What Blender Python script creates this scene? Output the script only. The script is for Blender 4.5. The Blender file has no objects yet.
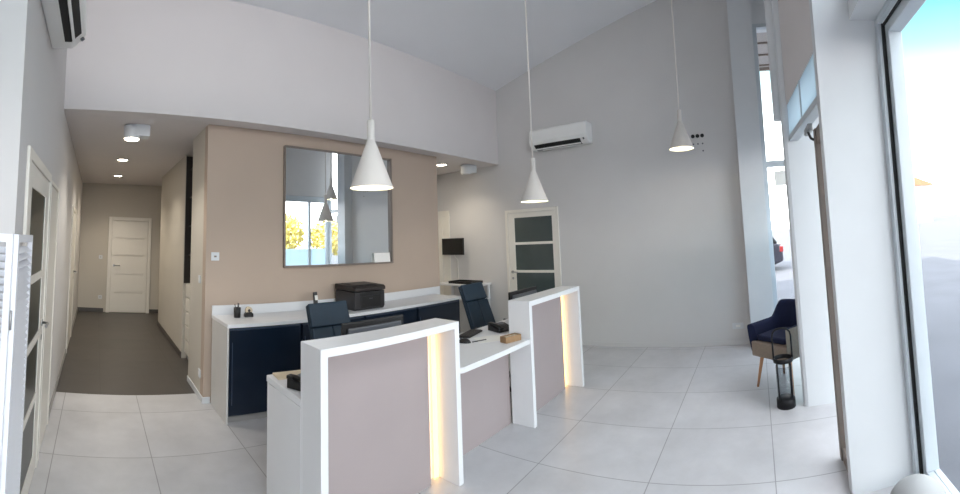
import bpy, math, random
from mathutils import Vector, Matrix
random.seed(7)
C = bpy.context.scene.collection
PI = math.pi

# ------------------------------------------------------------------ helpers
def lin(c):
    return tuple((v/255/12.92) if v/255 <= .04045 else ((v/255+.055)/1.055)**2.4 for v in c)

def mat(name, rgb, rough=.5, metal=0.0, var=.04, scale=6.0, bump=0.0, bscale=60.0, emit=None, estr=0.0, spec=None, coat=0.0):
    m = bpy.data.materials.new(name); m.use_nodes = True
    nt = m.node_tree; b = nt.nodes['Principled BSDF']
    c = lin(rgb)
    tc = nt.nodes.new('ShaderNodeTexCoord')
    n = nt.nodes.new('ShaderNodeTexNoise'); n.inputs['Scale'].default_value = scale; n.inputs['Detail'].default_value = 4
    nt.links.new(tc.outputs['Object'], n.inputs['Vector'])
    r = nt.nodes.new('ShaderNodeValToRGB')
    r.color_ramp.elements[0].position = .3; r.color_ramp.elements[1].position = .7
    r.color_ramp.elements[0].color = (*[v*(1-var) for v in c], 1)
    r.color_ramp.elements[1].color = (*[min(1, v*(1+var)) for v in c], 1)
    nt.links.new(n.outputs['Fac'], r.inputs['Fac'])
    nt.links.new(r.outputs['Color'], b.inputs['Base Color'])
    b.inputs['Roughness'].default_value = rough; b.inputs['Metallic'].default_value = metal
    if spec is not None: b.inputs['Specular IOR Level'].default_value = spec
    if coat: b.inputs['Coat Weight'].default_value = coat; b.inputs['Coat Roughness'].default_value = .1
    if bump:
        n2 = nt.nodes.new('ShaderNodeTexNoise'); n2.inputs['Scale'].default_value = bscale; n2.inputs['Detail'].default_value = 3
        nt.links.new(tc.outputs['Object'], n2.inputs['Vector'])
        bp = nt.nodes.new('ShaderNodeBump'); bp.inputs['Strength'].default_value = bump; bp.inputs['Distance'].default_value = .01
        nt.links.new(n2.outputs['Fac'], bp.inputs['Height']); nt.links.new(bp.outputs['Normal'], b.inputs['Normal'])
    if emit:
        b.inputs['Emission Color'].default_value = (*lin(emit), 1); b.inputs['Emission Strength'].default_value = estr
    return m

def mat_tile(name, rgb1, rgb2, grout, w, h, ox, oy, mortar, rough, varscale=2.0):
    m = bpy.data.materials.new(name); m.use_nodes = True
    nt = m.node_tree; b = nt.nodes['Principled BSDF']
    geo = nt.nodes.new('ShaderNodeNewGeometry')
    mp = nt.nodes.new('ShaderNodeMapping'); mp.inputs['Location'].default_value = (-ox, -oy, 0)
    nt.links.new(geo.outputs['Position'], mp.inputs['Vector'])
    br = nt.nodes.new('ShaderNodeTexBrick'); br.offset = 0; br.squash = 1
    br.inputs['Scale'].default_value = 1; br.inputs['Brick Width'].default_value = w; br.inputs['Row Height'].default_value = h
    br.inputs['Mortar Size'].default_value = mortar; br.inputs['Mortar Smooth'].default_value = .3; br.inputs['Bias'].default_value = 0
    br.inputs['Color1'].default_value = (*lin(rgb1), 1); br.inputs['Color2'].default_value = (*lin(rgb2), 1)
    br.inputs['Mortar'].default_value = (*lin(grout), 1)
    nt.links.new(mp.outputs['Vector'], br.inputs['Vector'])
    n = nt.nodes.new('ShaderNodeTexNoise'); n.inputs['Scale'].default_value = varscale; n.inputs['Detail'].default_value = 8; n.inputs['Roughness'].default_value = .65
    nt.links.new(geo.outputs['Position'], n.inputs['Vector'])
    r = nt.nodes.new('ShaderNodeValToRGB'); r.color_ramp.elements[0].position = .3; r.color_ramp.elements[1].position = .7
    r.color_ramp.elements[0].color = (.80, .80, .80, 1); r.color_ramp.elements[1].color = (1, 1, 1, 1)
    nt.links.new(n.outputs['Fac'], r.inputs['Fac'])
    mx = nt.nodes.new('ShaderNodeMix'); mx.data_type = 'RGBA'; mx.blend_type = 'MULTIPLY'; mx.inputs['Factor'].default_value = 1
    nt.links.new(br.outputs['Color'], mx.inputs[6]); nt.links.new(r.outputs['Color'], mx.inputs[7])
    nt.links.new(mx.outputs[2], b.inputs['Base Color'])
    b.inputs['Roughness'].default_value = rough
    return m

def mat_glass(name, tint=(1, 1, 1), refl=1.0):
    m = bpy.data.materials.new(name); m.use_nodes = True
    nt = m.node_tree; nt.nodes.remove(nt.nodes['Principled BSDF']); out = nt.nodes['Material Output']
    t = nt.nodes.new('ShaderNodeBsdfTransparent'); t.inputs['Color'].default_value = (*tint, 1)
    g = nt.nodes.new('ShaderNodeBsdfGlossy'); g.inputs['Roughness'].default_value = .01
    lw = nt.nodes.new('ShaderNodeLayerWeight'); pw = nt.nodes.new('ShaderNodeMath'); pw.operation = 'POWER'; pw.inputs[1].default_value = 5
    f = nt.nodes.new('ShaderNodeMath'); f.operation = 'MULTIPLY_ADD'; f.inputs[1].default_value = .8*refl; f.inputs[2].default_value = .03*refl
    nt.links.new(lw.outputs['Facing'], pw.inputs[0]); nt.links.new(pw.outputs[0], f.inputs[0])
    mx = nt.nodes.new('ShaderNodeMixShader')
    nt.links.new(f.outputs[0], mx.inputs[0]); nt.links.new(t.outputs[0], mx.inputs[1]); nt.links.new(g.outputs[0], mx.inputs[2])
    nt.links.new(mx.outputs[0], out.inputs['Surface'])
    return m

def mat_film(name, rgb):
    m = bpy.data.materials.new(name); m.use_nodes = True
    nt = m.node_tree; nt.nodes.remove(nt.nodes['Principled BSDF']); out = nt.nodes['Material Output']
    d = nt.nodes.new('ShaderNodeBsdfDiffuse'); t = nt.nodes.new('ShaderNodeBsdfTranslucent')
    for s in (d, t): s.inputs['Color'].default_value = (*lin(rgb), 1)
    mx = nt.nodes.new('ShaderNodeMixShader'); mx.inputs[0].default_value = .75
    nt.links.new(d.outputs[0], mx.inputs[1]); nt.links.new(t.outputs[0], mx.inputs[2]); nt.links.new(mx.outputs[0], out.inputs['Surface'])
    return m

class MB:
    """collects geometry in world (or local) coordinates; build() links it as one mesh object"""
    def __init__(s): s.v = []; s.f = []; s.smooth = set()
    def add(s, vs, fs, smooth=False):
        o = len(s.v); s.v += [tuple(p) for p in vs]
        for f in fs:
            if smooth: s.smooth.add(len(s.f))
            s.f.append([i+o for i in f])
        return s
    def box(s, x0, x1, y0, y1, z0, z1):
        x0, x1 = sorted((x0, x1)); y0, y1 = sorted((y0, y1)); z0, z1 = sorted((z0, z1))
        v = [(x0,y0,z0),(x1,y0,z0),(x1,y1,z0),(x0,y1,z0),(x0,y0,z1),(x1,y0,z1),(x1,y1,z1),(x0,y1,z1)]
        return s.add(v, [(0,3,2,1),(4,5,6,7),(0,1,5,4),(1,2,6,5),(2,3,7,6),(3,0,4,7)])
    def prism(s, pts, axis, a0, a1, smooth=False):
        """pts: 2-D polygon; axis 'x': pts=(y,z); 'y': pts=(x,z); 'z': pts=(x,y)"""
        def P(p, a): return {'x': (a, p[0], p[1]), 'y': (p[0], a, p[1]), 'z': (p[0], p[1], a)}[axis]
        n = len(pts); A = sum(pts[i][0]*pts[(i+1) % n][1]-pts[(i+1) % n][0]*pts[i][1] for i in range(n))
        if (A < 0) != (axis == 'y'): pts = pts[::-1]
        v = [P(p, a0) for p in pts]+[P(p, a1) for p in pts]
        s.add(v, [tuple(range(n))[::-1], tuple(range(n, 2*n))])
        o = len(s.v)-2*n
        for i in range(n):
            j = (i+1) % n
            if smooth: s.smooth.add(len(s.f))
            s.f.append([o+i, o+j, o+n+j, o+n+i])
        return s
    def cone(s, p0, p1, r0, r1=None, n=20, caps=True):
        if r1 is None: r1 = r0
        p0, p1 = Vector(p0), Vector(p1); d = (p1-p0).normalized()
        a = d.orthogonal().normalized(); b = d.cross(a)
        v = []
        for p, r in ((p0, r0), (p1, r1)):
            v += [p+(a*math.cos(2*PI*i/n)+b*math.sin(2*PI*i/n))*r for i in range(n)]
        s.add(v, [(i, (i+1) % n, n+(i+1) % n, n+i) for i in range(n)], True)
        if caps: 
            o = len(s.v)-2*n
            s.f.append([o+i for i in range(n)][::-1]); s.f.append([o+n+i for i in range(n)])
        return s
    def tube(s, pts, r, n=10):
        pts = [Vector(p) for p in pts]; rings = []; a = None
        for i, p in enumerate(pts):
            d = (pts[min(i+1, len(pts)-1)]-pts[max(i-1, 0)]).normalized()
            if a is None: a = d.orthogonal().normalized()
            a = (a-d*a.dot(d)).normalized(); b = d.cross(a)
            rings.append([p+(a*math.cos(2*PI*k/n)+b*math.sin(2*PI*k/n))*r for k in range(n)])
        v = [q for g in rings for q in g]
        s.add(v, [(i*n+k, i*n+(k+1) % n, (i+1)*n+(k+1) % n, (i+1)*n+k) for i in range(len(pts)-1) for k in range(n)], True)
        o = len(s.v)-len(v)
        s.f.append([o+k for k in range(n)][::-1]); s.f.append([o+(len(pts)-1)*n+k for k in range(n)])
        return s
    def lathe(s, prof, c=(0, 0), n=40):
        """prof: (r,z) list from bottom outside to the end"""
        v = []
        for r, z in prof: v += [(c[0]+r*math.cos(2*PI*i/n), c[1]+r*math.sin(2*PI*i/n), z) for i in range(n)]
        return s.add(v, [(k*n+i, k*n+(i+1) % n, (k+1)*n+(i+1) % n, (k+1)*n+i) for k in range(len(prof)-1) for i in range(n)], True)
    def loft(s, rings, closed=False, smooth=True):
        n = len(rings[0]); v = [p for r in rings for p in r]
        return s.add(v, [(i*n+k, i*n+(k+1) % n, (i+1)*n+(k+1) % n, (i+1)*n+k) for i in range(len(rings)-1) for k in range(n if closed else n-1)], smooth)
    def build(s, name, m, parent=None, bevel=0.0, loc=None, sub=0):
        me = bpy.data.meshes.new(name)
        org = Vector(loc) if loc is not None else Vector((0, 0, 0))
        me.from_pydata([tuple(Vector(p)-org) for p in s.v], [], s.f)
        for i in s.smooth: me.polygons[i].use_smooth = True
        me.validate(); me.update()
        import bmesh
        bm = bmesh.new(); bm.from_mesh(me); bmesh.ops.recalc_face_normals(bm, faces=bm.faces); bm.to_mesh(me); bm.free()
        me.materials.append(m)
        o = bpy.data.objects.new(name, me); C.objects.link(o)
        if loc is not None: o.location = org
        if parent is not None: o.parent = parent
        if bevel:
            b = o.modifiers.new('bevel', 'BEVEL'); b.width = bevel; b.segments = 3; b.limit_method = 'ANGLE'; b.angle_limit = .7
        if sub:
            q = o.modifiers.new('sub', 'SUBSURF'); q.levels = sub; q.render_levels = sub
        return o

def tag(o, label, cat, group=None, kind=None):
    o['label'] = label; o['category'] = cat
    if group: o['group'] = group
    if kind: o['kind'] = kind
    return o

def thing(name, label, cat, loc=(0, 0, 0), rz=0.0, group=None):
    o = bpy.data.objects.new(name, None); C.objects.link(o)
    o.location = loc; o.rotation_euler = (0, 0, rz); o.empty_display_size = .1
    return tag(o, label, cat, group)

def struct(name, mb, m, parent=None, bevel=0.0):
    o = mb.build(name, m, parent, bevel)
    if parent is None: o['kind'] = 'structure'
    return o

def sroot(name, loc):
    o = bpy.data.objects.new(name, None); C.objects.link(o); o.location = loc; o['kind'] = 'structure'
    return o

def copy_tree(o, parent=None):
    c = o.copy(); C.objects.link(c)
    if parent is not None: c.parent = parent
    for ch in list(o.children): copy_tree(ch, c)
    return c

def local(parent_loc):
    """a builder whose world coordinates are stored relative to parent_loc"""
    class L(MB):
        def build(s, name, m, parent=None, bevel=0.0, **k):
            P = Vector(parent_loc); s.v = [tuple(Vector(p)-P) for p in s.v]
            return MB.build(s, name, m, parent, bevel, **k)
    return L

# ------------------------------------------------------------------ materials
M = dict(
    wall=mat('wall_paint', (205, 203, 202), .85, var=.015, scale=2, bump=.03, bscale=180),
    fascia=mat('fascia_paint', (214, 209, 208), .85, var=.015, scale=2, bump=.03, bscale=180),
    ceil=mat('ceiling_paint', (232, 232, 234), .9, var=.01, scale=2),
    hallwall=mat('hall_paint', (196, 190, 180), .85, var=.015, scale=2),
    beige=mat('beige_paint', (180, 162, 147), .85, var=.02, scale=2, bump=.04, bscale=180),
    white=mat('white_lacquer', (224, 224, 226), .32, var=.01),
    joinery=mat('door_white', (226, 222, 214), .4, var=.012),
    trimw=mat('trim_white', (212, 215, 218), .45, var=.012),
    alu_white=mat('white_aluminium', (192, 200, 206), .35, var=.01),
    alu_brown=mat('bronze_aluminium', (126, 114, 106), .5, .0, var=.03),
    steel=mat('brushed_steel', (170, 170, 170), .3, .9, var=.03, scale=30),
    gasket=mat('black_rubber', (18, 20, 22), .6),
    mauve=mat('mauve_laminate', (160, 148, 148), .45, var=.02, scale=3),
    navy=mat('navy_lacquer', (13, 27, 44), .3, var=.05),
    navyedge=mat('navy_edge', (60, 72, 92), .35, var=.04),
    carcass=mat('carcass_grey', (205, 203, 200), .45, var=.015),
    plinth=mat('plinth_grey', (150, 148, 146), .5),
    leather=mat('petrol_leather', (15, 39, 56), .55, var=.08, scale=9, bump=.06, bscale=90),
    black=mat('black_plastic', (26, 25, 26), .4, var=.06),
    dark=mat('charcoal_plastic', (44, 42, 44), .38, var=.05),
    brownblk=mat('printer_lid', (38, 31, 29), .45, var=.05),
    grey=mat('grey_plastic', (92, 94, 100), .3, var=.04),
    screen=mat('screen_glass', (10, 10, 12), .12, var=.02),
    pendant=mat('pendant_shade', (218, 212, 206), .6, var=.01),
    shadein=mat('shade_inside', (235, 232, 215), .6, var=.01),
    bulb=mat('lit_bulb', (255, 240, 205), .5, emit=(255, 236, 190), estr=5),
    spot=mat('lit_spot', (255, 250, 240), .5, emit=(255, 240, 215), estr=20),
    led=mat('led_strip', (255, 220, 160), .5, emit=(255, 198, 112), estr=1.6),
    doorglass=mat('dark_door_glass', (72, 82, 82), .15, var=.03),
    doorgreen=mat('green_door_glass', (34, 44, 40), .3, var=.03),
    louvre=mat('louvre_white', (230, 232, 238), .5, var=.01),
    ac=mat('ac_white', (232, 232, 230), .38, var=.01),
    taupe=mat('taupe_fabric', (140, 126, 113), .95, var=.08, scale=60, bump=.1, bscale=300),
    navyfab=mat('navy_fabric', (16, 25, 56), .95, var=.1, scale=60, bump=.1, bscale=300),
    wood=mat('beech_wood', (190, 140, 104), .5, var=.14, scale=14),
    brown=mat('brown_wood', (150, 118, 84), .55, var=.12, scale=20),
    darkwood=mat('dark_niche', (40, 33, 29), .55, var=.1, scale=8),
    wire=mat('lantern_metal', (20, 20, 24), .5, .4),
    paper=mat('paper', (235, 233, 228), .8, var=.02),
    kraft=mat('kraft_card', (205, 190, 165), .8, var=.05),
    bin=mat('pale_grey_plastic', (150, 152, 152), .5, var=.02),
    asphalt=mat('asphalt', (92, 95, 102), .9, var=.1, scale=1.2, bump=.2, bscale=40),
    pave=mat('pale_gravel', (205, 190, 165), .95, var=.1, scale=2),
    canopy=mat('canopy_panel', (176, 170, 166), .8, var=.03),
    render_ext=mat('pale_render', (236, 232, 224), .9, var=.03),
    rooftile=mat('red_rooftile', (196, 110, 84), .9, var=.15, scale=3),
    carpaint=mat('dark_car_paint', (30, 32, 44), .25, .3, coat=.6),
    red=mat('tail_light', (110, 16, 20), .3),
    leaf=mat('yellow_leaf', (214, 200, 120), .8, var=.25, scale=2),
    bark=mat('bark', (90, 72, 58), .9, var=.2, scale=10),
)
M['tile'] = mat_tile('pale_floor_tile', (200, 199, 201), (206, 205, 207), (152, 151, 152), .727, .8, .47, 0, .004, .34, 2.2)
M['darktile'] = mat_tile('dark_floor_tile', (76, 72, 69), (82, 77, 74), (60, 57, 54), .9, .6, .1, 4.45, .003, .38, 3)
M['glass'] = mat_glass('clear_glass', refl=.35)
M['jar'] = mat_glass('jar_glass', (.84, .85, .86))
M['film'] = mat_film('frosted_film', (220, 234, 242))
mm = bpy.data.materials.new('mirror_silver'); mm.use_nodes = True
b = mm.node_tree.nodes['Principled BSDF']; b.inputs['Base Color'].default_value = (.84, .87, .88, 1); b.inputs['Metallic'].default_value = 1; b.inputs['Roughness'].default_value = .012
M['mirror'] = mm

# ------------------------------------------------------------------ key dimensions (metres; camera over the origin)
XL, XR, YS, YB, YH, ZS = -.368, 5.664, 3.937, 4.158, 9.307, 2.826
def zc(y): return 4.087+.278*(3.937-y)

# ------------------------------------------------------------------ setting: floors, walls, ceilings
struct('floor', MB().box(-2.7, 5.9, -.95, 4.44, -.1, 0).box(1.32, 5.9, 4.44, 5.6, -.1, 0), M['tile'])
struct('floor_hall', MB().box(-.6, 1.318, 4.441, 9.5, -.1, 0).box(1.318, 2.0, 5.601, 9.5, -.1, 0), M['darktile'])
struct('ceiling', MB().prism([(4.1, zc(4.1)), (-1.35, zc(-1.35)), (-1.35, zc(-1.35)+.22), (4.1, zc(4.1)+.22)], 'x', -2.8, 6.05), M['ceil'])
struct('ceiling_hall', MB().box(-.55, 5.9, 4.09, 9.5, ZS, ZS+.15), M['fascia'])
struct('wall_fascia', MB().box(XL, XR, YS, YS+.15, ZS, zc(YS)+.1), M['fascia'])
wpoly = lambda y0, y1: [(y0, -.1), (y1, -.1), (y1, zc(y1)+.1), (y0, zc(y0)+.1)]
struct('wall_left', MB().prism(wpoly(1.85, 4.09), 'x', XL-.16, XL).box(XL-.16, XL, 4.09, 9.45, -.1, ZS+.1), M['wall'])
struct('wall_alcove', MB().box(-1.25, XL-.16, 1.85, 2.05, -.1, 5.0), M['fascia'])
struct('wall_west', MB().prism(wpoly(-.95, 2.05), 'x', -1.4, -1.25), M['wall'])
struct('wall_right', MB().prism(wpoly(.16, 4.09), 'x', XR, XR+.2).box(XR, XR+.2, 4.09, 5.6, -.1, ZS+.1), M['wall'])
struct('wall_beige', MB().box(1.106, 4.40, YB, YB+.12, 0, ZS), M['beige'])
struct('wall_hall_side', MB().box(1.106, 1.34, YB+.121, 4.85, 0, ZS).box(1.90, 2.02, 4.85, 5.77, 0, ZS).box(1.34, 2.02, 4.281, 4.85, 0, ZS), M['hallwall'])
struct('wall_hall_right', MB().box(1.215, 2.02, 5.77, 8.0, 0, ZS).box(1.6, 2.02, 8.0, 9.45, 0, ZS), M['hallwall'])
struct('wall_hall_end', MB().box(XL, 1.6, YH, YH+.14, 0, ZS), M['hallwall'])
struct('wall_back', MB().box(4.28, XR, 5.36, 5.5, 0, ZS).box(4.28, 4.40, YB+.12, 5.36, 0, ZS), M['hallwall'])
# front facade, from the corner with the right-hand wall back past the camera
struct('wall_pillar', MB().prism(wpoly(-.15, .16), 'x', 5.45, 5.86), M['trimw'])
struct('wall_pier_east', MB().prism([(3.62, -.33), (3.63, -.305), (3.65, -.292), (3.68, -.292), (3.70, -.30), (3.70, -.95), (3.62, -.95)], 'z', 0, zc(-.5)+.1), M['trimw'])
struct('trim_column', MB().cone((3.70, -.275, 2.50), (3.70, -.275, zc(-.27)+.05), .045, n=28), M['trimw'])
struct('wall_over_window', MB().box(3.70, 5.66, -.92, -.70, 2.74, zc(-.7)+.1), M['wall'])
struct('wall_over_door', MB().prism([(2.47, -.425), (3.62, -.345), (3.62, -.9), (2.47, -.9)], 'z', 2.61, zc(-.4)+.1), M['fascia'])
struct('wall_pier_west', MB().prism([(2.39, -.428), (2.47, -.425), (2.47, -.95), (2.39, -.95)], 'z', 0, zc(-.5)+.1), M['trimw'])
struct('wall_over_bay', MB().box(-1.25, 2.39, -.95, -.645, 2.765, 2.95).box(-1.25, -1.15, -.95, -.645, 2.95, 5.0).box(2.3, 2.39, -.95, -.645, 2.95, 5.0).box(-1.25, 2.39, -.95, -.645, 5.0, zc(-.645)+.1), M['trimw'])
struct('trim_threshold', MB().box(2.47, 3.62, -.95, -.80, 0, .006), M['steel'])
struct('baseboard_right', MB().box(XR-.012, XR, .16, 2.84, 0, .06).box(XR-.012, XR, 3.87, 5.36, 0, .06), M['wall'], bevel=.003)
struct('baseboard_left', MB().box(XL, XL+.012, 3.72, 5.85, 0, .07).box(XL, XL+.012, 6.95, YH, 0, .07), M['plinth'], bevel=.003)
struct('baseboard_hall', MB().box(1.203, 1.215, 5.77, 8.0, 0, .08).box(1.204, 1.6, YH-.012, YH, 0, .08).box(XL, .2, YH-.012, YH, 0, .08), M['darktile'], bevel=.003)
struct('baseboard_beige', MB().box(1.094, 1.106, YB-.012, 4.85, 0, .06).box(1.106, 1.176, YB-.012, YB, 0, .06), M['trimw'], bevel=.003)

# ------------------------------------------------------------------ windows
def glazing(name, pos, frame, glass_box, m=M['alu_white'], bevel=.004):
    r = sroot(name, pos); L = local(pos)
    f = L()
    for bx in frame: f.box(*bx)
    f.build('window_frame', m, r, bevel)
    g = L()
    for bx in (glass_box if isinstance(glass_box, list) else [glass_box]): g.box(*bx)
    g.build('pane', M['glass'], r)
    return r
# tall narrow window in the corner beyond the right-hand wall
zt = 4.30
struct('wall_over_corner_window', MB().prism([(-.80, zt), (-.15, zt), (-.15, zc(-.15)+.1), (-.80, zc(-.8)+.1)], 'x', 5.58, 5.86), M['trimw'])
w1 = glazing('window_1', (5.62, -.45, 0), [(5.58, 5.66, -.21, -.15, 0, zt), (5.58, 5.66, -.80, -.74, 0, zt), (5.58, 5.66, -.74, -.21, 2.34, 2.42), (5.58, 5.66, -.74, -.21, 0, .08), (5.58, 5.66, -.74, -.21, zt-.05, zt)],
             (5.615, 5.623, -.74, -.21, .08, zt))
# window between the round-nosed pier and the corner
w2 = glazing('window_2', (4.8, -.8, 0), [(3.70, 3.77, -.84, -.76, 0, 2.74), (5.50, 5.58, -.84, -.76, 0, 2.74), (3.77, 5.50, -.84, -.76, 2.60, 2.74), (3.77, 5.50, -.84, -.76, 0, .08), (5.0, 5.06, -.84, -.76, .08, 2.60)],
             [(3.77, 5.0, -.804, -.796, .08, 2.60), (5.06, 5.5, -.804, -.796, .08, 2.60)])
L = local((4.8, -.8, 0)); L().box(3.78, 4.99, -.793, -.789, .09, 1.45).box(5.07, 5.49, -.793, -.789, .09, 1.45).build('frosted_film', M['film'], w2)
# transom over the entrance
pos = (3.05, -.4, 2.45); w3 = sroot('window_3', pos); L = local(pos)
hy = lambda x: -.425+(x-2.47)/1.15*.08          # the face of the wall over the door
L().prism([(2.47, hy(2.47)), (3.62, hy(3.62)), (3.62, hy(3.62)-.08), (2.47, hy(2.47)-.08)], 'z', 2.29, 2.34).build('window_frame', M['alu_white'], w3, .003)
L().box(2.985, 3.005, hy(3)-.02, hy(3)+.002, 2.34, 2.61).build('mullion', M['alu_white'], w3)
L().prism([(2.47, hy(2.47)-.008), (3.62, hy(3.62)-.008), (3.62, hy(3.62)-.012), (2.47, hy(2.47)-.012)], 'z', 2.34, 2.61).build('pane', M['film'], w3)
# big bay window beside the camera
pos = (1.2, -.85, 0); w4 = sroot('window_4', pos); L = local(pos)
fr = L()
fr.box(2.335, 2.39, -.83, -.80, 0, 2.765).box(-1.25, 2.335, -.83, -.80, 2.72, 2.765).box(-1.25, 2.335, -.83, -.80, 0, .05)
fr.build('window_frame', M['alu_white'], w4, .004)
ga = L(); ga.box(2.325, 2.337, -.846, -.822, .05, 2.72).box(-1.25, 2.325, -.846, -.83, 2.705, 2.72); ga.build('gasket', M['gasket'], w4)
sa = L(); sa.box(2.27, 2.327, -.925, -.842, .0, 2.72).box(-1.25, 2.27, -.925, -.842, 2.65, 2.71).box(-1.25, 2.27, -.925, -.842, 0, .09).box(-.2, -.12, -.925, -.842, .09, 2.65)
sa.build('sash', M['alu_white'], w4, .006)
L().box(-1.25, -.2, -.89, -.882, .09, 2.65).box(-.12, 2.27, -.89, -.882, .09, 2.65).build('pane', M['glass'], w4)

glazing('added_high_window', (-.1, -.9, 2.95), [(-1.15, -1.09, -.92, -.86, 2.95, 5.0), (2.24, 2.3, -.92, -.86, 2.95, 5.0), (-1.09, 2.24, -.92, -.86, 2.95, 3.01), (-1.09, 2.24, -.92, -.86, 4.94, 5.0), (-.9, -.84, -.92, -.86, 3.01, 4.94), (.7, .76, -.92, -.86, 3.01, 4.94)],  # high window added over the bay, out of view, to let in more sky light
        [(-1.09, -.9, -.893, -.887, 3.01, 4.94), (-.84, .7, -.893, -.887, 3.01, 4.94), (.76, 2.24, -.893, -.887, 3.01, 4.94)])
# entrance: slid-open glazed leaf seen nearly edge-on
pos = (2.63, -.46, 0); d4 = sroot('door_4', pos); L = local(pos)
L().box(2.735, 2.79, -.49, -.435, .01, 2.2).box(2.475, 2.735, -.48, -.445, .01, .10).box(2.475, 2.735, -.48, -.445, 2.1, 2.2).build('door_frame', M['alu_brown'], d4, .004)
L().box(2.475, 2.735, -.464, -.458, .1, 2.1).build('pane', M['glass'], d4)
pos = (2.9, -.43, 2.2); t = thing('door_closer', 'small grey door closer bracket above the entrance door leaf', 'door closer', pos); L = local(pos)
L().box(2.80, 3.0, -.44, -.40, 2.20, 2.25).build('closer_body', M['steel'], t, .008)
L().tube([(2.86, -.41, 2.20), (2.82, -.42, 2.15), (2.77, -.43, 2.13)], .009).build('closer_arm', M['dark'], t)

# ------------------------------------------------------------------ interior doors
def door_on_x(name, x, s, y0, y1, ztop, panes=None, pane_mat=None, handle_y=None, hz=1.05, cas=.07, flush=False):
    """door in a wall facing +-x; s=+1 when the room is on the +x side"""
    pos = (x, (y0+y1)/2, 0); r = sroot(name, pos); L = local(pos)
    L().box(x, x+s*.018, y0, y0+cas, 0, ztop).box(x, x+s*.018, y1-cas, y1, 0, ztop).box(x, x+s*.018, y0+cas, y1-cas, ztop-cas, ztop).build('casing', M['joinery'], r, .004)
    a, b_ = y0+cas+.004, y1-cas-.004; zt = ztop-cas-.004
    if panes:
        sl, sr, zz = panes                       # stile widths, list of (z0,z1)
        lf = L(); lf.box(x, x+s*.010, a, a+sl, .01, zt).box(x, x+s*.010, b_-sr, b_, .01, zt)
        edges = [.01]+[e for p in zz for e in p]+[zt]
        for i in range(0, len(edges), 2): lf.box(x, x+s*.010, a+sl, b_-sr, edges[i], edges[i+1])
        lf.build('door_leaf', M['joinery'], r, .002)
        pn = L()
        for z0, z1 in zz: pn.box(x, x+s*.004, a+sl, b_-sr, z0, z1)
        pn.build('pane', pane_mat, r)
    else:
        L().box(x, x+s*.010, a, b_, .01, zt).build('door_leaf', M['joinery'], r, .002)
    if handle_y is not None:
        h = L(); h.cone((x, handle_y, hz), (x+s*.016, handle_y, hz), .024).tube([(x+s*.012, handle_y, hz), (x+s*.05, handle_y, hz), (x+s*.055, handle_y-.02, hz), (x+s*.055, handle_y-.12, hz)], .009)
        h.cone((x, handle_y, hz-.1), (x+s*.014, handle_y, hz-.1), .02)
        h.build('door_handle', M['steel'], r)
    return r
door_on_x('door_1', XL, 1, 2.05, 3.05, 2.05, (.10, .16, [(.16, .52), (.57, .92), (.97, 1.32), (1.37, 1.86)]), M['doorgreen'], 2.93, 1.0, cas=.06)
door_on_x('door_2', XL, 1, 3.08, 3.70, 2.02, cas=.03)
door_on_x('door_3', XL, 1, 5.88, 6.92, 2.05, handle_y=6.8)
door_on_x('door_5', XR, -1, 2.87, 3.84, 2.05, (.06, .12, [(.20, .60), (.65, 1.05), (1.09, 1.49), (1.53, 1.92)]), M['doorglass'], 3.73, 1.06, cas=.05)
door_on_x('door_6', XR, -1, 5.06, 5.34, 2.14, cas=.1)
# far hall door with grooved boards
pos = (.73, YH, 0); d7 = sroot('door_7', pos); L = local(pos)
L().box(.254, .33, YH-.045, YH, 0, 2.09).box(1.13, 1.204, YH-.045, YH, 0, 2.09).box(.33, 1.13, YH-.045, YH, 2.015, 2.09).build('casing', M['joinery'], d7, .004)
lf = L(); zz = [.01, .44, .84, 1.24, 1.62, 2.01]
lf.box(.334, 1.126, YH-.004, YH, .01, 2.01)
for i in range(5): lf.box(.334, 1.126, YH-.034, YH-.004, zz[i]+(.016 if i else 0), zz[i+1]-.016)
lf.box(.334, .42, YH-.0342, YH-.004, .01, 2.01).box(1.04, 1.126, YH-.0342, YH-.004, .01, 2.01)
lf.build('door_leaf', M['joinery'], d7, .003)
L().cone((.40, YH-.034, 1.02), (.40, YH-.05, 1.02), .025).tube([(.40, YH-.04, 1.02), (.40, YH-.08, 1.02), (.53, YH-.085, 1.02)], .011).build('door_handle', M['steel'], d7)

# niche with drawers in the hall
pos = (1.57, 5.3, 0); t = thing('drawer_cabinet', 'white drawer unit with dark open shelving above in the hall niche', 'cabinet', pos); L = local(pos)
L().box(1.27, 1.88, 4.87, 5.75, .08, 1.02).build('carcass', M['joinery'], t, .003)
for k in range(5):
    d = L().box(1.25, 1.27, 4.88, 5.745, .09+k*.187, .09+k*.187+.175).build('drawer', M['joinery'], t, .003)
    L().box(1.242, 1.25, 5.2, 5.4, .09+k*.187+.15, .09+k*.187+.16).build('drawer_pull', M['steel'], d)
L().box(1.29, 1.88, 4.87, 5.75, 0, .08).build('plinth', M['plinth'], t)
sh = L(); sh.box(1.86, 1.88, 4.87, 5.75, 1.02, 2.8).box(1.25, 1.86, 4.87, 4.89, 1.02, 2.8).box(1.22, 1.86, 5.735, 5.755, 1.02, 2.8)
for z in (1.4, 1.8, 2.2, 2.6): sh.box(1.27, 1.86, 4.89, 5.735, z, z+.02)
sh.build('open_shelves', M['darkwood'], t)

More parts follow.
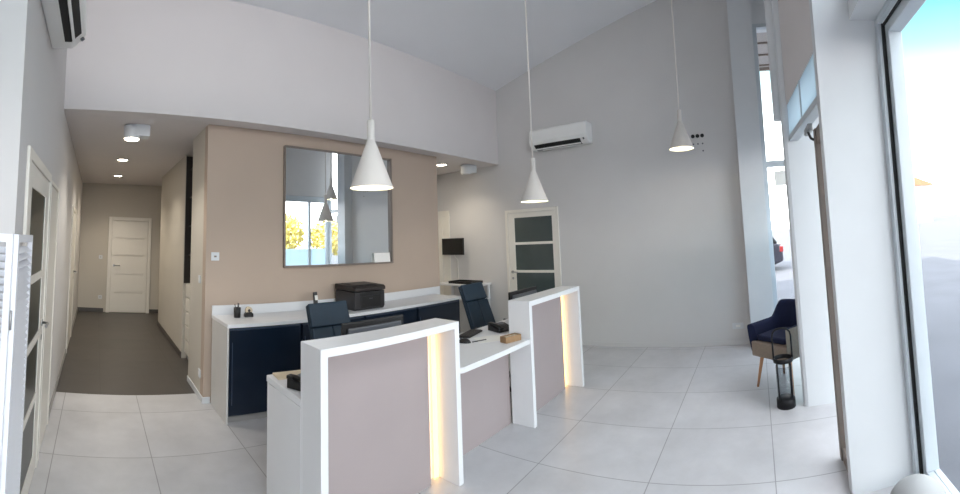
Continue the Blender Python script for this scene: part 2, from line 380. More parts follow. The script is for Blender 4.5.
# ------------------------------------------------------------------ reception desk
def raised_counter(x0, x1, label):
    y0, y1, z1, th = 1.90, 2.120, 1.051, .045
    pos = ((x0+x1)/2, (y0+y1)/2, 0); t = thing('reception_counter', label, 'reception counter', pos, group='raised reception counters'); L = local(pos)
    L().prism([(x0, 0), (x0+th, 0), (x0+th, z1-th), (x1-th, z1-th), (x1-th, 0), (x1, 0), (x1, z1), (x0, z1)], 'y', y0, y1-.016).build('portal_frame', M['white'], t, .003)
    L().box(x0, x1, y1-.016, y1, 0, z1).build('back_panel', M['white'], t, .002)
    L().box(x0+th, x1-th-.105, 2.055, 2.075, 0, z1-th).build('front_panel', M['mauve'], t, .001)
    L().box(x1-th-.045, x1-th-.001, 2.082, 2.092, .004, z1-th-.004).build('led_strip', M['led'], t)
    return t
raised_counter(1.118, 2.189, 'white framed raised reception counter with warm strip light, in front of the nearer office chair')
raised_counter(3.110, 4.165, 'farther white framed raised reception counter, right behind the brown wooden card box')
pos = (2.65, 2.3, 0); t = thing('low_counter', 'low white reception worktop bridging between the two raised counters', 'counter', pos); L = local(pos)
fx, fy = 2.191, 1.905
arc = [(fx+.05-.05*math.cos(a), fy+.05-.05*math.sin(a)) for a in [i*PI/2/8 for i in range(9)]]
L().prism(arc+[(3.108, fy), (3.108, 2.122), (4.165, 2.122), (4.165, 2.60), (1.118, 2.60), (1.118, 2.122), (fx, 2.122)], 'z', .695, .735).build('worktop', M['white'], t, .004)
L().box(2.191, 3.108, 2.135, 2.155, 0, .694).build('modesty_panel', M['mauve'], t, .001)
for x in (1.118, 4.145): L().box(x, x+.02, 2.122, 2.585, 0, .694).build('end_panel', M['white'], t, .002)

# ------------------------------------------------------------------ back counter
X0, X1, YF = 1.18, 4.24, 3.634
ws = [1.198, 1.935, 2.70, 3.465, 4.238]
clabel = ['navy base cabinet at the left end of the back counter, below the black pot',
          'navy base cabinet second from the left, behind the nearer office chair',
          'navy base cabinet third from the left, below the printer',
          'navy base cabinet at the right end of the back counter, beside the farther chair']
for i in range(4):
    a, b_ = ws[i], ws[i+1]-.002
    pos = ((a+b_)/2, 3.9, 0); t = thing('base_cabinet', clabel[i], 'cabinet', pos, group='navy cabinets under the back counter'); L = local(pos)
    L().box(a, b_, YF+.024, YB-.002, .06, .828).build('carcass', M['navy'], t, .001)
    L().box(a+.004, b_-.022, YF+.004, YF+.022, .066, .806).build('door', M['navy'], t, .003)
    L().box(a+.004, b_-.022, YF+.002, YF+.022, .810, .820).build('top_rail', M['navyedge'], t)
    L().box(a+.03, a+.036, YF-.002, YF+.004, .16, .70).build('handle', M['navyedge'], t)
    L().box(a, b_, YF+.04, YF+.06, 0, .06).build('plinth', M['plinth'], t)
pos = (2.7, 3.9, .83); t = thing('counter_top', 'long white back counter top with upstand and white end panel, carrying the printer', 'worktop', pos); L = local(pos)
L().box(X0, X1, YF-.006, YB-.022, .83, .863).build('worktop', M['white'], t, .003)
L().box(X0, 4.38, YB-.02, YB-.001, .83, .955).build('upstand', M['white'], t, .002)
L().box(X0, ws[0]-.001, YF, YB-.024, 0, .829).build('end_panel', M['carcass'], t, .002)

# things on the back counter
ZT = .8635
pos = (2.82, 3.92, ZT); t = thing('printer', 'black multifunction printer on the back counter below the mirror', 'printer', pos); L = local(pos)
px0, px1, py0, py1 = 2.615, 3.03, 3.72, 4.11
L().prism([(py0+.02, ZT), (py1, ZT), (py1, ZT+.20), (py0, ZT+.20), (py0, ZT+.03)], 'x', px0, px1).build('body', M['dark'], t, .012)
L().prism([(py0-.012, ZT+.205), (py1, ZT+.205), (py1, ZT+.268), (py0+.02, ZT+.258), (py0-.012, ZT+.24)], 'x', px0-.006, px1+.006).build('lid', M['brownblk'], t, .01)
L().box(px0+.07, px1-.05, py0-.004, py0+.02, ZT+.155, ZT+.198).build('output_slot', M['black'], t, .003)
L().box(px0+.08, px1-.06, py0-.006, py0+.01, ZT+.025, ZT+.15).build('paper_tray', M['black'], t, .006)
L().box(px0+.19, px0+.235, py0-.008, py0-.005, ZT+.118, ZT+.126).build('badge', M['grey'], t)
L().box(px0+.05, px1-.07, py0+.05, py1-.04, ZT+.262, ZT+.272).build('feeder_cover', M['brownblk'], t, .004)

pos = (1.385, 3.96, ZT); t = thing('pen_pot', 'black pen pot with pens near the left end of the back counter', 'pot', pos)
MB().lathe([(.0, 0), (.033, 0), (.036, .095), (.030, .095), (.028, .01), (0, .01)], n=24).build('pot', M['black'], t)
for k, (dx, dy, h) in enumerate(((.012, .0, .135), (-.014, .008, .128), (.0, -.014, .142))):
    MB().cone((dx*.4, dy*.4, .012), (dx*1.5, dy*1.5, h), .004, n=8).build('pen', M['dark'], t)
pos = (1.505, 3.96, ZT); t = thing('tape_dispenser', 'small pale tape dispenser with dark base, right of the black pen pot', 'tape dispenser', pos)
MB().prism([(-.045, 0), (.045, 0), (.045, .03), (.02, .05), (-.03, .045), (-.045, .025)], 'y', -.022, .022).build('base', M['black'], t, .004)
MB().cone((0, -.016, .062), (0, .016, .062), .036, n=28).build('tape_roll', M['kraft'], t)
MB().cone((0, -.018, .062), (0, .018, .062), .014, n=16).build('roll_hub', M['dark'], t)
pos = (2.283, 3.97, ZT); t = thing('cordless_phone', 'small black cordless phone standing in its charger left of the printer', 'phone', pos)
MB().box(-.04, .04, -.04, .045, 0, .03).build('charger', M['black'], t, .01)
MB().prism([(-.012, .02), (.016, .02), (.04, .20), (.016, .205)], 'x', -.024, .024).build('handset', M['black'], t, .008)
MB().prism([(-.0125, .12), (.0, .12), (.006, .17), (-.002, .17)], 'x', -.016, .016).build('display', M['paper'], t)

# mirror niche, card
pos = (2.73, YB, 1.34); t = thing('mirror', 'large rectangular wall mirror with thin brown edge on the beige wall', 'mirror', pos); L = local(pos)
mx0, mx1, mz0, mz1 = 1.985, 3.485, 1.34, 2.67
L().box(mx0+.008, mx1-.008, YB-.014, YB-.002, mz0+.008, mz1-.008).build('mirror_glass', M['mirror'], t)
L().box(mx0, mx1, YB-.03, YB-.001, mz1-.008, mz1+.012).box(mx0-.012, mx0+.008, YB-.03, YB-.001, mz0, mz1).box(mx1-.008, mx1+.014, YB-.05, YB-.001, mz0-.012, mz1+.012).box(mx0-.012, mx1-.008, YB-.05, YB-.001, mz0-.012, mz0+.008).build('frame', M['alu_brown'], t, .002)
o = MB().prism([(-.02, 0), (.02, 0), (.006, .115), (-.006, .115)], 'x', -.125, .125).build('card', M['paper'], None, .001); o.location = (3.32, YB-.034, 1.349)
o.data.transform(Matrix.Scale(.75, 4, (0, 1, 0)))
tag(o, 'small folded white card standing on the lower mirror edge', 'card')

# ------------------------------------------------------------------ things on the reception desk
ZD = .7355
def monitor(x, y, label):
    t = thing('monitor', label, 'monitor', (x, y, ZD), group='monitors on the reception desk')
    MB().box(-.275, .275, -.012, .012, .03, .315).build('housing', M['black'], t, .006)
    MB().box(-.24, .24, -.03, -.012, .07, .28).build('rear_cover', M['grey'], t, .012)
    MB().box(-.265, .265, .012, .014, .04, .305).build('screen', M['screen'], t)
    MB().prism([(-.06, .008), (-.03, .008), (-.02, .2), (-.05, .2)], 'x', -.03, .03).build('stand_neck', M['black'], t, .004)
    MB().box(-.12, .12, -.12, .06, 0, .01).build('stand_foot', M['black'], t, .003)
    return t
monitor(1.865, 2.42, 'grey monitor just showing over the nearer raised counter')
monitor(3.85, 2.42, 'black monitor just showing over the far raised counter')

def desk_phone(x, y, rz, label):
    t = thing('desk_phone', label, 'phone', (x, y, ZD), rz, group='black desk phones')
    MB().prism([(-.09, 0), (.09, 0), (.09, .075), (.05, .075), (-.09, .025)], 'x', -.09, .09).build('base', M['black'], t, .006)
    hs = MB(); hs.tube([(-.062, -.08, .052), (-.062, -.04, .072), (-.062, .04, .092), (-.062, .085, .092)], .016)
    hs.box(-.085, -.04, -.1, -.055, .03, .062).box(-.085, -.04, .055, .1, .07, .1)
    hs.build('handset', M['black'], t, .008)
    MB().prism([(.015, .058), (.07, .080), (.07, .084), (.015, .062)], 'x', -.02, .07).build('display', M['grey'], t)
    t.scale = (1, 1, .72)
    k = MB()
    for i in range(3):
        for j in range(4): k.box(-.015+i*.028, .005+i*.028, -.075+j*.022, -.06+j*.022, .02, .035+j*.0082)
    k.build('keypad', M['dark'], t, .002)
    return t
desk_phone(1.25, 2.28, .45, 'black desk phone on the desk end behind the nearer raised counter')
desk_phone(3.30, 2.34, -.3, 'black desk phone beside the far raised counter, behind the papers')
def flat(name, x, y, z, w, d, h, rz, m, label, cat, group=None, bev=.001):
    o = MB().box(-w/2, w/2, -d/2, d/2, 0, h).build(name, m, None, bev); o.location = (x, y, z); o.rotation_euler = (0, 0, rz)
    return tag(o, label, cat, group)
flat('notepad', 1.25, 2.52, ZD,   .20, .12, .012, -.1, M['kraft'], 'pale brown notepad on the desk end behind the black phone', 'notepad')
t = thing('keyboard', 'black keyboard lying on the low worktop near the far chair', 'keyboard', (3.02, 2.49, ZD), .25)
MB().box(-.15, .15, -.06, .06, 0, .014).build('base', M['black'], t, .004)
kk = MB()
for i in range(13):
    for j in range(5): kk.box(-.142+i*.022, -.124+i*.022, -.052+j*.021, -.035+j*.021, .014, .019)
kk.build('keys', M['dark'], t)
t = thing('computer_mouse', 'black computer mouse left of the keyboard on the low worktop', 'mouse', (2.76, 2.34, ZD), .3)
mb = MB(); rings = []
for i in range(7):
    th = i/6*PI/2
    rings.append([(.034*math.cos(th)*math.cos(a), .058*math.cos(th)*math.sin(a), .036*math.sin(th)) for a in [2*PI*k/20 for k in range(20)]])
mb.loft(rings, True); mb.f.append(list(range(20))[::-1]); mb.build('shell', M['black'], t)
MB().box(-.003, .003, .02, .04, .028, .038).build('scroll_wheel', M['grey'], t)
flat('paper_sheet', 2.99, 2.22, ZD, .21, .297, .002, 1.0, M['paper'], 'white paper sheet beside the brown card box on the low worktop', 'paper')
flat('pen', 2.86, 2.26, ZD, .012, .14, .009, 1.2, M['black'], 'black pen lying on the low worktop left of the white paper', 'pen', None, .003)
pos = (2.985, 2.02, ZD); t = thing('card_box', 'small brown wooden card box on the low worktop against the far counter', 'box', pos, -.25)
bx = MB(); bx.box(-.085, .085, -.04, .04, 0, .01).box(-.085, .085, -.04, -.03, .01, .05).box(-.085, .085, .03, .04, .01, .05).box(-.085, -.075, -.03, .03, .01, .05).box(.075, .085, -.03, .03, .01, .05)
bx.build('tray', M['brown'], t, .002)
MB().box(-.07, .07, -.022, .022, .011, .043).build('cards', M['kraft'], t)

# ------------------------------------------------------------------ office chairs
def office_chair(x, y, rz, label):
    t = thing('office_chair', label, 'office chair', (x, y, 0), rz, 'petrol blue office chairs behind the desk')
    def back(u0, u1, x0, x1, d0=0.0, d1=.055):
        # u runs up the reclined back; returns a slab in local coordinates
        B = Vector((0, .205, .53)); U = Vector((0, .36, .93)).normalized(); N = Vector((0, -U.z, U.y))
        pts = []
        for dd in (d0, d1):
            for uu, xx in ((u0, x0), (u0, x1), (u1, x1), (u1, x0)):
                w = 1.0-.06*uu/.58
                pts.append(B+U*uu+N*dd+Vector((xx*w, 0, 0)))
        return MB().add(pts, [(0, 3, 2, 1), (4, 5, 6, 7), (0, 1, 5, 4), (1, 2, 6, 5), (2, 3, 7, 6), (3, 0, 4, 7)])
    back(0, .57, -.205, .205, 0, .03).build('back_shell', M['leather'], t, .012)
    back(.375, .575, -.205, .205, .031, .066).build('head_cushion', M['leather'], t, .014)
    for s in (-1, 1): back(.0, .37, min(s*.002, s*.203), max(s*.002, s*.203), .031, .066).build('back_cushion', M['leather'], t, .012)
    MB().box(-.235, .235, -.24, .23, .43, .51).build('seat', M['leather'], t, .03)
    MB().tube([(0, .1, .42), (0, .24, .42), (0, .262, .52), (0, .31, .70)], .018).build('back_bar', M['steel'], t)
    for s in (-1, 1):
        MB().tube([(s*.25, .12, .46), (s*.27, .12, .52), (s*.27, .10, .645), (s*.27, -.12, .645)], .014).build('armrest', M['black'], t)
    MB().cone((0, 0, .10), (0, 0, .43), .028).cone((0, 0, .06), (0, 0, .12), .045, .035).build('gas_column', M['steel'], t)
    st = MB(); 
    for k in range(5):
        a = 2*PI*k/5+.3; st.cone((0, 0, .095), (.28*math.cos(a), .28*math.sin(a), .075), .026, .014, 8)
    st.build('star_base', M['steel'], t)
    for k in range(5):
        a = 2*PI*k/5+.3; cx, cy = .28*math.cos(a), .28*math.sin(a)
        MB().cone((cx-.02*math.sin(a), cy+.02*math.cos(a), .03), (cx+.02*math.sin(a), cy-.02*math.cos(a), .03), .03, n=16).build('castor', M['black'], t)
    return t
office_chair(1.917, 2.78, 0, 'petrol blue office chair nearest the camera, behind the left raised counter')
office_chair(3.865, 2.78, 0, 'petrol blue office chair farther back, beside the end of the back counter')

# ------------------------------------------------------------------ pendants and spots
def pendant(x, y, z, label):
    top = zc(y); t = thing('pendant_lamp', label, 'pendant lamp', (x, y, z), group='white cone pendant lamps')
    r, h, nz, nr = .143, .32, .455, .025
    MB().lathe([(r, 0), (r-.012, .03), (nr+.001, h-.001), (nr, h), (nr, h+.001), (nr, nz-.006), (nr-.006, nz), (.0, nz)]).build('lamp_shade', M['pendant'], t)
    MB().lathe([(r-.0005, .0), (r-.003, .001), (r-.016, .03), (nr, h-.04), (0, h-.035)]).build('shade_lining', M['shadein'], t)
    MB().lathe([(0, .03), (.03, .04), (.042, .075), (.03, .11), (.014, .135), (.014, .17), (0, .17)], n=20).build('bulb', M['bulb'], t)
    MB().cone((0, 0, nz), (0, 0, top-z-.03), .008, n=8).build('cord', M['pendant'], t)
    MB().cone((0, 0, top-z-.045), (0, 0, top-z+.02), .05, n=24).build('ceiling_cup', M['pendant'], t)
    return t
pendant(1.655, 2.15, 1.95, 'white cone pendant lamp hanging in front of the mirror')
pendant(3.72, 2.153, 1.965, 'white cone pendant lamp hanging in front of the glazed grey door')
pendant(4.69, .776, 2.51, 'white cone pendant lamp hanging beside the black dots on the right wall')

def recessed(x, y, label):
    t = thing('recessed_spot', label, 'spotlight', (x, y, ZS), group='round recessed ceiling spots')
    MB().lathe([(.075, 0), (.105, 0), (.11, -.006), (.10, -.012), (.085, -.012), (.075, -.002)], n=32).build('trim_ring', M['trimw'], t)
    MB().cone((0, 0, -.004), (0, 0, -.0005), .078, n=32).build('lens', M['spot'], t)
recessed(.35, 6.39, 'round recessed ceiling spot in the hallway, nearer of the two')
recessed(.36, 8.06, 'round recessed ceiling spot in the hallway, nearest the far door')
recessed(4.93, 4.55, 'round recessed ceiling spot right of the beige wall')
def surface_spot(x, y, label, lit=True):
    t = thing('surface_spot', label, 'spotlight', (x, y, ZS), group='white surface mounted ceiling spots')
    MB().cone((0, 0, -.15), (0, 0, -.012), .088, n=32).build('housing', M['trimw'], t, .004)
    MB().cone((0, 0, -.156), (0, 0, -.150), .074, n=32).build('lens', M['spot'] if lit else M['trimw'], t)
    MB().box(.03, .19, -.075, .075, -.125, -.0005).build('driver_box', M['trimw'], t, .006)
    MB().cone((0, 0, -.012), (0, 0, -.0005), .06, n=24).build('ceiling_plate', M['trimw'], t)
surface_spot(.33, 4.42, 'white round surface spot with driver box at the hallway entrance')
surface_spot(5.25, 4.30, 'white surface spot with driver box by the right-hand wall', False)

# ------------------------------------------------------------------ air conditioners
def air_conditioner(loc, rz, label):
    t = thing('air_conditioner', label, 'air conditioner', loc, rz, 'white wall air conditioners')
    # local: wall at y=0, room towards -y, width along x
    prof = [(0, 0), (-.14, 0), (-.215, .07), (-.23, .11), (-.225, .28), (-.19, .30), (0, .30)]
    MB().prism(prof, 'x', -.475, .475).build('casing', M['ac'], t, .012)
    MB().prism([(-.226, .085), (-.236, .11), (-.2305, .262), (-.226, .262), (-.2285, .11), (-.216, .080)], 'x', -.465, .465).build('front_panel', M['ac'], t, .003)
    MB().prism([(-.10, -.003), (-.142, -.004), (-.209, .058), (-.200, .066), (-.14, .006), (-.10, .006)], 'x', -.40, .36).build('air_outlet', M['gasket'], t)
    MB().prism([(-.150, -.004), (-.165, .010), (-.169, .006), (-.154, -.009)], 'x', -.395, .355).build('flap', M['ac'], t)
    MB().box(-.41, -.33, -.12, -.05, -.003, .004).build('vent_grille', M['grey'], t)
    MB().cone((.42, -.205, .04), (.42, -.222, .055), .012, n=14).build('indicator', M['grey'], t)
    return t
air_conditioner((XR-.001, 2.72, 2.93), -PI/2, 'white air conditioner high on the right-hand wall above the glazed door')
air_conditioner((XL+.001, 2.335, 2.90), PI/2, 'white air conditioner at the top left, on the wall over the hallway side doors')

# ------------------------------------------------------------------ recess by the right-hand wall
pos = (XR, 4.875, 1.48); t = thing('wall_screen', 'small black screen mounted on the wall in the far recess', 'screen', pos); L = local(pos)
L().box(5.50, 5.535, 4.63, 5.12, 1.345, 1.635).build('housing', M['black'], t, .005)
L().box(5.496, 5.50, 4.645, 5.105, 1.36, 1.62).build('screen_glass', M['screen'], t)
L().box(5.535, 5.663, 4.83, 4.92, 1.40, 1.48).build('bracket', M['grey'], t, .004)
L().tube([(5.54, 4.88, 1.38), (5.58, 4.88, 1.30), (5.645, 4.88, 1.26), (5.65, 4.88, .92)], .006).build('cable', M['paper'], t)
pos = (5.43, 4.6, 0); t = thing('wall_table', 'narrow white side table against the wall below the small screen', 'table', pos); L = local(pos)
L().box(5.22, 5.66, 4.16, 5.04, .85, .88).build('tabletop', M['white'], t, .004)
for x in (5.26, 5.61):
    for y in (4.20, 5.0): L().box(x-.018, x+.018, y-.018, y+.018, 0, .85).build('leg', M['white'], t, .002)
L().box(5.24, 5.64, 4.18, 5.02, .62, .64).build('shelf', M['white'], t, .003)
pos = (5.42, 4.55, .8805); t = thing('tray', 'flat black tray lying on the narrow white side table', 'tray', pos); L = local(pos)
L().box(5.27, 5.57, 4.28, 4.78, .881, .893).build('base', M['black'], t, .004)
L().box(5.27, 5.57, 4.28, 4.295, .893, .92).box(5.27, 5.57, 4.765, 4.78, .893, .92).box(5.27, 5.285, 4.295, 4.765, .893, .92).box(5.555, 5.57, 4.295, 4.765, .893, .92).build('rim', M['black'], t, .003)

# ------------------------------------------------------------------ switches, sockets, dots
def plate(name, pos, axis, s, label, cat, w=.08, h=.08, group='white switch and socket plates'):
    t = thing(name, label, cat, pos, group=group); d = .010
    if axis == 'x':
        MB().box(0, s*d, -w/2, w/2, -h/2, h/2).build('plate', M['trimw'], t, .003)
        MB().box(s*d, s*(d+.003), -w*.2, w*.2, -h*.2, h*.2).build('insert', M['ac'], t)
    else:
        MB().box(-w/2, w/2, 0, s*d, -h/2, h/2).build('plate', M['trimw'], t, .003)
        MB().box(-w*.15, w*.15, s*d, s*(d+.003), -h*.1, h*.1).build('insert', M['alu_brown'], t)
plate('light_switch', (1.205, YB, 1.45), 'y', -1, 'white square light switch at the left edge of the beige wall', 'switch', .085, .085)
plate('light_switch', (1.106, 4.38, 1.2), 'x', -1, 'white light switch on the side return of the beige wall', 'switch')
plate('wall_socket', (1.106, 4.30, .25), 'x', -1, 'white wall socket low on the side return of the beige wall', 'socket')
plate('light_switch', (.10, YH, 1.19), 'y', -1, 'white light switch on the far hall wall left of the door', 'switch')
plate('wall_socket', (.12, YH, .32), 'y', -1, 'white wall socket low on the far hall wall', 'socket')
plate('wall_socket', (XR, .34, .25), 'x', -1, 'white wall socket low on the right-hand wall near the tub chair', 'socket', .15, .08)
dn = ['left', 'middle', 'right']
for i, y in enumerate((.77, .705, .64)):
    o = MB().cone((0, 0, 0), (-.012, 0, 0), .026, n=24).build('wall_dot', M['black']); o.location = (XR, y, 2.855)
    tag(o, f'{dn[i]} of the three round black dots high on the right-hand wall', 'wall dot', 'black dots on the right-hand wall')
for (y, z), w in zip(((.77, 2.745), (.705, 2.745), (.64, 2.745), (.64, 2.645)), ('small grey dot under the left black dot on the right-hand wall', 'small grey dot under the middle black dot on the right-hand wall', 'small grey dot right under the right black dot on the wall', 'lowest small grey dot below the right black dot on the wall')):
    o = MB().cone((0, 0, 0), (-.008, 0, 0), .011, n=16).build('wall_dot', M['grey']); o.location = (XR, y, z)
    tag(o, w, 'wall dot', 'small grey dots on the right-hand wall')

o = MB().box(-.0012, .0012, -.075, .075, -.10, .10).build('notice_sheet', M['paper']); o.location = (5.6125, -.375, 2.18)
tag(o, 'small pale notice sheet on the narrow corner window just under its crossbar', 'notice')

# ------------------------------------------------------------------ louvred folding screen at the left
pos = (-.345, 1.75, 0); t = thing('louvred_screen', 'white louvred folding screen at the left edge of the room', 'folding screen', pos)
def leaf(w):
    m = MB(); th = .012; H = 1.60; st = .028
    m.box(0, st, -th, th, .02, H).box(w-st, w, -th, th, .02, H).box(st, w-st, -th, th, .02, .12).box(st, w-st, -th, th, H-.035, H)
    n = 44
    for k in range(n):
        z = .137+k*(1.60-.035-.137)/n
        m.prism([(-.0150, z-.013), (-.0115, z-.015), (.0150, z+.010), (.0115, z+.012)], 'x', st, w-st)
    return m
o = leaf(.46).build('screen_leaf', M['louvre'], t); o.rotation_euler = (0, 0, PI); o.location = (-.004, -.014, 0)
o = leaf(.40).build('screen_leaf', M['louvre'], t); o.rotation_euler = (0, 0, PI/2); o.location = (.004, .0, 0)
for z in (.3, 1.2): MB().cone((0, -.004, z), (0, -.004, z+.08), .006, n=10).build('hinge', M['steel'], t)

# ------------------------------------------------------------------ tub chair, lantern, bin
t = thing('tub_chair', 'two-tone tub chair, taupe outside and navy inside, on slim wooden legs', 'armchair', (4.17, -.20, 0), math.radians(-134))
# local: facing -y
def ring(th, rx, ry):
    s_, c_ = math.sin(th), math.cos(th); q = (abs(s_)**3.2+abs(c_)**3.2)**(1/3.2)
    return (rx*s_/q, ry*c_/q)
N = 40; TH = [math.radians(-140+280*i/(N-1)) for i in range(N)]
def ztop(th):
    c = min(1, max(0, (1.25-abs(th))/.5)); return .615+.165*(c*c*(3-2*c))
def front(th):   # straighten the arms forward
    x, y = ring(th, .25, .255)
    if abs(th) > PI/2: x = math.copysign(.25, th)*(1-.04*((abs(th)-PI/2)/.9)); y = -.27*math.sin(abs(th)-PI/2)*1.25
    return x, y
outer, inner, rim = [], [], []
for th in TH:
    x, y = front(th); zt = ztop(th); fl = 1.0
    outer.append([(x*.90, y*.90, .32), (x*.95, y*.95, .37), (x, y, .48), (x*1.03, y*1.03, zt-.02), (x*1.01, y*1.01, zt)])
    inner.append([(x*1.01, y*1.01, zt), (x*.90, y*.90, zt+.004), (x*.83, y*.83, zt-.03), (x*.78, y*.78, .46), (x*.76, y*.76, .38)])
mo = MB(); mo.loft(outer); mi = MB(); mi.loft(inner)
for e, q in ((0, mi), (-1, mo)):
    a = outer[e]+inner[e][1:]
    o0 = len(q.v); q.v += a; q.f.append([o0+i for i in range(len(a))])
mo.build('outer_shell', M['taupe'], t)
mi.build('inner_upholstery', M['navyfab'], t)
seat = [front(th) for th in TH]
MB().prism([(x*.93, y*.97) for x, y in seat], 'z', .315, .455).build('seat_base', M['taupe'], t, .012)
MB().prism([(x*.77, y*.80-.01) for x, y in seat], 'z', .457, .512).build('seat_cushion', M['navyfab'], t, .025)
for sx, sy in ((-1, -1), (1, -1), (-1, 1), (1, 1)):
    MB().cone((sx*.225, sy*.20, 0), (sx*.17, sy*.15, .33), .011, .02, 14).build('leg', M['wood'], t)

t = thing('lantern', 'tall black wire lantern with a long loop handle on the floor by the door', 'lantern', (3.69, -.145, 0))
MB().lathe([(0, 0), (.082, 0), (.082, .07), (.078, .075), (0, .075)], n=28).build('base', M['wire'], t)
fr = MB()
for z in (.385,):
    fr.lathe([(.078, z), (.086, z), (.086, z+.035), (.078, z+.035), (.078, z)], n=28)
for k in range(4):
    a = PI/4+k*PI/2; fr.cone((.08*math.cos(a), .08*math.sin(a), .07), (.08*math.cos(a), .08*math.sin(a), .39), .007, n=8)
fr.build('cage', M['wire'], t)
MB().lathe([(.066, .076), (.07, .08), (.07, .35), (.066, .35), (.064, .08)], n=28).build('glass_cylinder', M['jar'], t)
MB().tube([(0, -.082, .40), (0, -.082, .60), (0, -.074, .635), (0, -.05, .66), (0, 0, .67), (0, .05, .66), (0, .074, .635), (0, .082, .60), (0, .082, .40)], .008).build('handle', M['wire'], t)

t = thing('waste_bin', 'round-topped pale grey bin standing at the foot of the large window', 'bin', (1.69, -.575, 0))
MB().lathe([(0, 0), (.11, 0), (.118, .01), (.128, .34), (.128, .345), (0, .345)], n=36).build('body', M['bin'], t)
MB().lathe([(.131, .34)]+[(.131*math.cos(a), .35+.11*math.sin(a)) for a in [i*PI/2/10 for i in range(11)]], n=36).build('dome_lid', M['bin'], t)

# ------------------------------------------------------------------ outdoors
struct('ground_outside', MB().box(-60, 90, -90, 60, -.3, -.11), M['asphalt'])
struct('canopy_outside', MB().box(5.87, 7.30, -1.3, 2.5, 4.33, 4.40), M['canopy'])
cf = MB()
for x in (6.25, 6.7, 7.15): cf.box(x-.012, x+.012, -1.3, 2.5, 4.305, 4.33)
cf.box(7.28, 7.32, -1.3, 2.5, 4.28, 4.42)
struct('trim_canopy', cf, M['alu_brown'])
t = thing('parked_car', 'dark car parked outside, its rear just visible beyond the tub chair', 'car', (15.3, -.87, -.11))
def car_side(y, z): return (y, z)
body = [(0, .35), (.02, .75), (.12, .95), (.9, .98), (2.9, .92), (3.9, .80), (4.15, .60), (4.15, .30), (3.7, .22), (.35, .22)]
MB().prism(body, 'x', -.86, .86).build('body', M['carpaint'], t, .06)
MB().prism([(.15, .95), (.45, 1.40), (1.9, 1.46), (2.5, 1.36), (3.2, .93)], 'x', -.74, .74).build('cabin', M['screen'], t, .05)
MB().prism([(.42, 1.405), (1.9, 1.465), (2.48, 1.37), (1.9, 1.49), (.5, 1.44)], 'x', -.70, .70).build('roof', M['carpaint'], t, .01)
for s in (-1, 1):
    for y in (.75, 3.3):
        w = MB().cone((s*.70, y, .31), (s*.88, y, .31), .31, n=28).build('wheel', M['gasket'], t, .03)
        MB().cone((s*.87, y, .31), (s*.89, y, .31), .19, n=20).build('hubcap', M['steel'], w)
    MB().box(s*.60, s*.87, -.01, .12, .66, .86).build('tail_light', M['red'], t, .02)
    MB().box(s*.60, s*.84, 4.0, 4.16, .56, .70).build('headlight', M['glass'], t, .02)
    MB().box(s*.86, s*1.0, 2.45, 2.6, .95, 1.07).build('wing_mirror', M['carpaint'], t, .03)
MB().box(-.26, .26, -.008, .01, .55, .66).build('number_plate', M['paper'], t)

t = thing('distant_house', 'distant pale house with a low red tiled roof beyond the large window', 'house', (56, -18.6, -.11), .1)
MB().box(-5, 5, -4, 4, 0, 4.9).build('wall', M['render_ext'], t)
MB().prism([(-4.6, 4.9), (4.6, 4.9), (0, 6.6)], 'x', -5.5, 5.5).build('roof', M['rooftile'], t)
for y in (-2.2, 2.2):
    for z in (1.0, 3.2):
        w = MB().box(5.0, 5.03, y-.5, y+.5, z, z+1.2).build('window', M['render_ext'], t)
        MB().box(5.03, 5.04, y-.42, y+.42, z+.08, z+1.12).build('pane', M['screen'], w)
MB().box(5.0, 5.04, -.5, .5, 0, 2.1).build('house_door', M['brown'], t)

def tree(x, y, h, r, label, seed):
    rnd = random.Random(seed)
    t = thing('tree', label, 'tree', (x, y, -.11), group='yellow trees outside')
    tr = MB(); tr.cone((0, 0, 0), (.05, .03, h*.45), .11, .07, 10)
    for k in range(6):
        a = k*1.05; tr.cone((.03, .02, h*.35), (r*.6*math.cos(a), r*.6*math.sin(a), h*.7+.1*k), .05, .015, 8)
    tr.build('trunk', M['bark'], t)
    lf = MB()
    for k in range(1500):
        u = Vector((rnd.gauss(0, 1), rnd.gauss(0, 1), rnd.gauss(0, 1))).normalized()*(rnd.random()**.35)
        c = Vector((u.x*r, u.y*r, h*.66+u.z*h*.34)); s = .09+.08*rnd.random()
        a = Vector((rnd.gauss(0, 1), rnd.gauss(0, 1), rnd.gauss(0, 1))).normalized(); b_ = a.orthogonal().normalized()
        lf.add([c-a*s, c+b_*s*.5, c+a*s, c-b_*s*.5], [(0, 1, 2, 3)])
    lf.build('foliage', M['leaf'], t)
tree(9.6, -12.2, 3.3, 1.3, 'yellow leaved small tree outside, seen left in the mirror', 3)
tree(12.9, -12.6, 3.0, 1.2, 'yellow leaved small tree outside, seen toward the middle of the mirror', 5)

# ------------------------------------------------------------------ light
world = bpy.data.worlds.new('sky'); bpy.context.scene.world = world; world.use_nodes = True
nt = world.node_tree; bg = nt.nodes['Background']
tc = nt.nodes.new('ShaderNodeTexCoord'); sp = nt.nodes.new('ShaderNodeSeparateXYZ'); rp = nt.nodes.new('ShaderNodeValToRGB')
nt.links.new(tc.outputs['Generated'], sp.inputs[0]); nt.links.new(sp.outputs['Z'], rp.inputs['Fac']); nt.links.new(rp.outputs['Color'], bg.inputs['Color'])
e = rp.color_ramp.elements
e[0].position = 0; e[0].color = (1.45, 1.43, 1.42, 1); e[1].position = 1; e[1].color = (.86, .90, 1.0, 1)
for p, c in ((.15, (1.35, 1.36, 1.38)), (.24, (.72, .78, .80)), (.31, (.27, .36, .38)), (.37, (.14, .27, .29)), (.46, (.06, .22, .25)), (.62, (1.1, 1.13, 1.2))):
    q = e.new(p); q.color = (*c, 1)
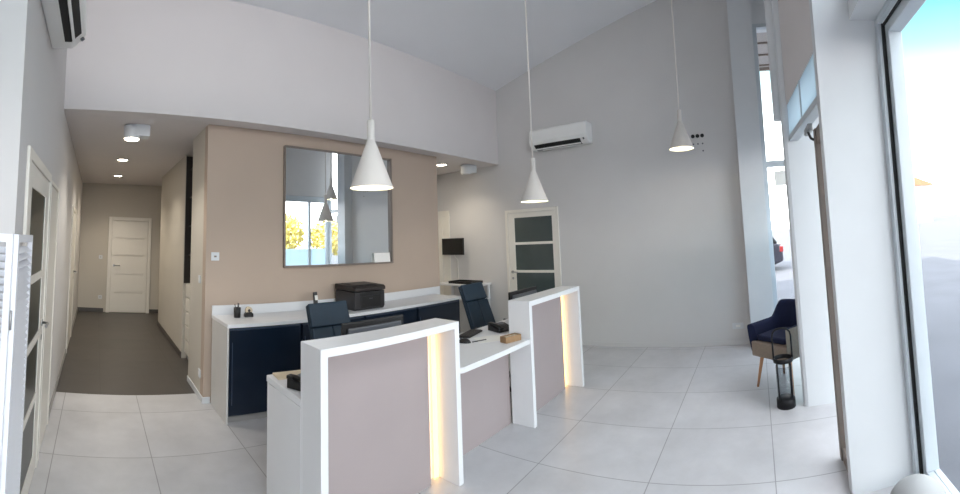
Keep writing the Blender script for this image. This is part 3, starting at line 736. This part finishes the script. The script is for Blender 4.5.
bg.inputs['Strength'].default_value = 3.0

def lamp(kind, name, loc, energy, color=(1, 1, 1), **k):
    l = bpy.data.lights.new(name, kind); l.energy = energy; l.color = color
    for a, v in k.items(): setattr(l, a, v)
    o = bpy.data.objects.new(name, l); C.objects.link(o); o.location = loc
    return o
sun = lamp('SUN', 'sun', (0, 0, 10), 6.0, (1, .93, .82), angle=.009)
sun.rotation_euler = Vector((7.0, -4.3, -5.4)).to_track_quat('-Z', 'Y').to_euler()
def portal(loc, sx, sy, rot):
    o = lamp('AREA', 'window_portal', loc, 1); o.data.shape = 'RECTANGLE'; o.data.size = sx; o.data.size_y = sy
    o.rotation_euler = rot; o.data.cycles.is_portal = True
portal((.55, -.94, 1.38), 3.6, 2.8, (PI/2, 0, 0))
portal((.57, -.96, 3.97), 3.5, 2.05, (PI/2, 0, 0))  # portal for the added high window
portal((4.75, -.93, 1.3), 1.7, 2.6, (PI/2, 0, 0))
portal((3.05, -.95, 1.25), 1.15, 2.6, (PI/2, 0, 0))
portal((5.68, -.45, 2.15), .6, 4.3, (PI/2, 0, PI/2))
for (x, y, z, en) in ((1.655, 2.15, 1.99, 4), (3.72, 2.153, 2.0, 4), (4.69, .776, 2.55, 4)):
    lamp('POINT', 'pendant_light', (x, y, z), en, (1, .9, .72), shadow_soft_size=.03)
for (x, y, en, col) in ((.33, 4.42, 16, (1, .93, .82)), (.35, 6.39, 15, (1, .91, .77)), (.36, 8.06, 15, (1, .88, .7)), (4.93, 4.55, 10, (1, .9, .74))):
    o = lamp('SPOT', 'spot_light', (x, y, ZS-.165 if y < 4.5 and x < 1 else ZS-.02), en*3, col, spot_size=math.radians(130), spot_blend=.8, shadow_soft_size=.06)

# ------------------------------------------------------------------ camera: a hand-held swept panorama (central cylindrical), slightly tilted
F, CX, CYO, YAW, PITCH, ROLL = 418.543, 519.221, 205.942, 1.009, .076, -.043
def cam_to_world(r, f, u):
    c, s = math.cos(ROLL), math.sin(ROLL); r, u = r*c-u*s, u*c+r*s
    c, s = math.cos(PITCH), math.sin(PITCH); f, u = f*c-u*s, u*c+f*s
    c, s = math.cos(YAW), math.sin(YAW)
    return Vector((r*c+f*s, -r*s+f*c, u))
uc = (480-CX)/F          # centre of the frame along the sweep
R_ = cam_to_world(math.cos(uc), -math.sin(uc), 0); F_ = cam_to_world(math.sin(uc), math.cos(uc), 0); U_ = cam_to_world(0, 0, 1)
cd = bpy.data.cameras.new('camera'); cam = bpy.data.objects.new('camera', cd); C.objects.link(cam)
cd.type = 'PANO'; cd.panorama_type = 'CENTRAL_CYLINDRICAL'
h = 480/F
cd.central_cylindrical_range_u_min = -h; cd.central_cylindrical_range_u_max = h
cd.central_cylindrical_range_v_min = (CYO-494)/F; cd.central_cylindrical_range_v_max = CYO/F
cd.central_cylindrical_radius = 1.0
cd.clip_start = .02; cd.clip_end = 300
m4 = Matrix.Identity(4)
for i in range(3): m4[i][0] = R_[i]; m4[i][1] = U_[i]; m4[i][2] = -F_[i]; m4[i][3] = (0, 0, 1.6)[i]
cam.matrix_world = m4
sc = bpy.context.scene; sc.camera = cam
sc.view_settings.view_transform = 'Standard'; sc.view_settings.look = 'None'; sc.view_settings.gamma = 1; sc.view_settings.use_curve_mapping = False
sc.view_settings.exposure = .82
sc.cycles.max_bounces = 10; sc.cycles.diffuse_bounces = 6; sc.cycles.transparent_max_bounces = 12
sc.cycles.sample_clamp_indirect = 6
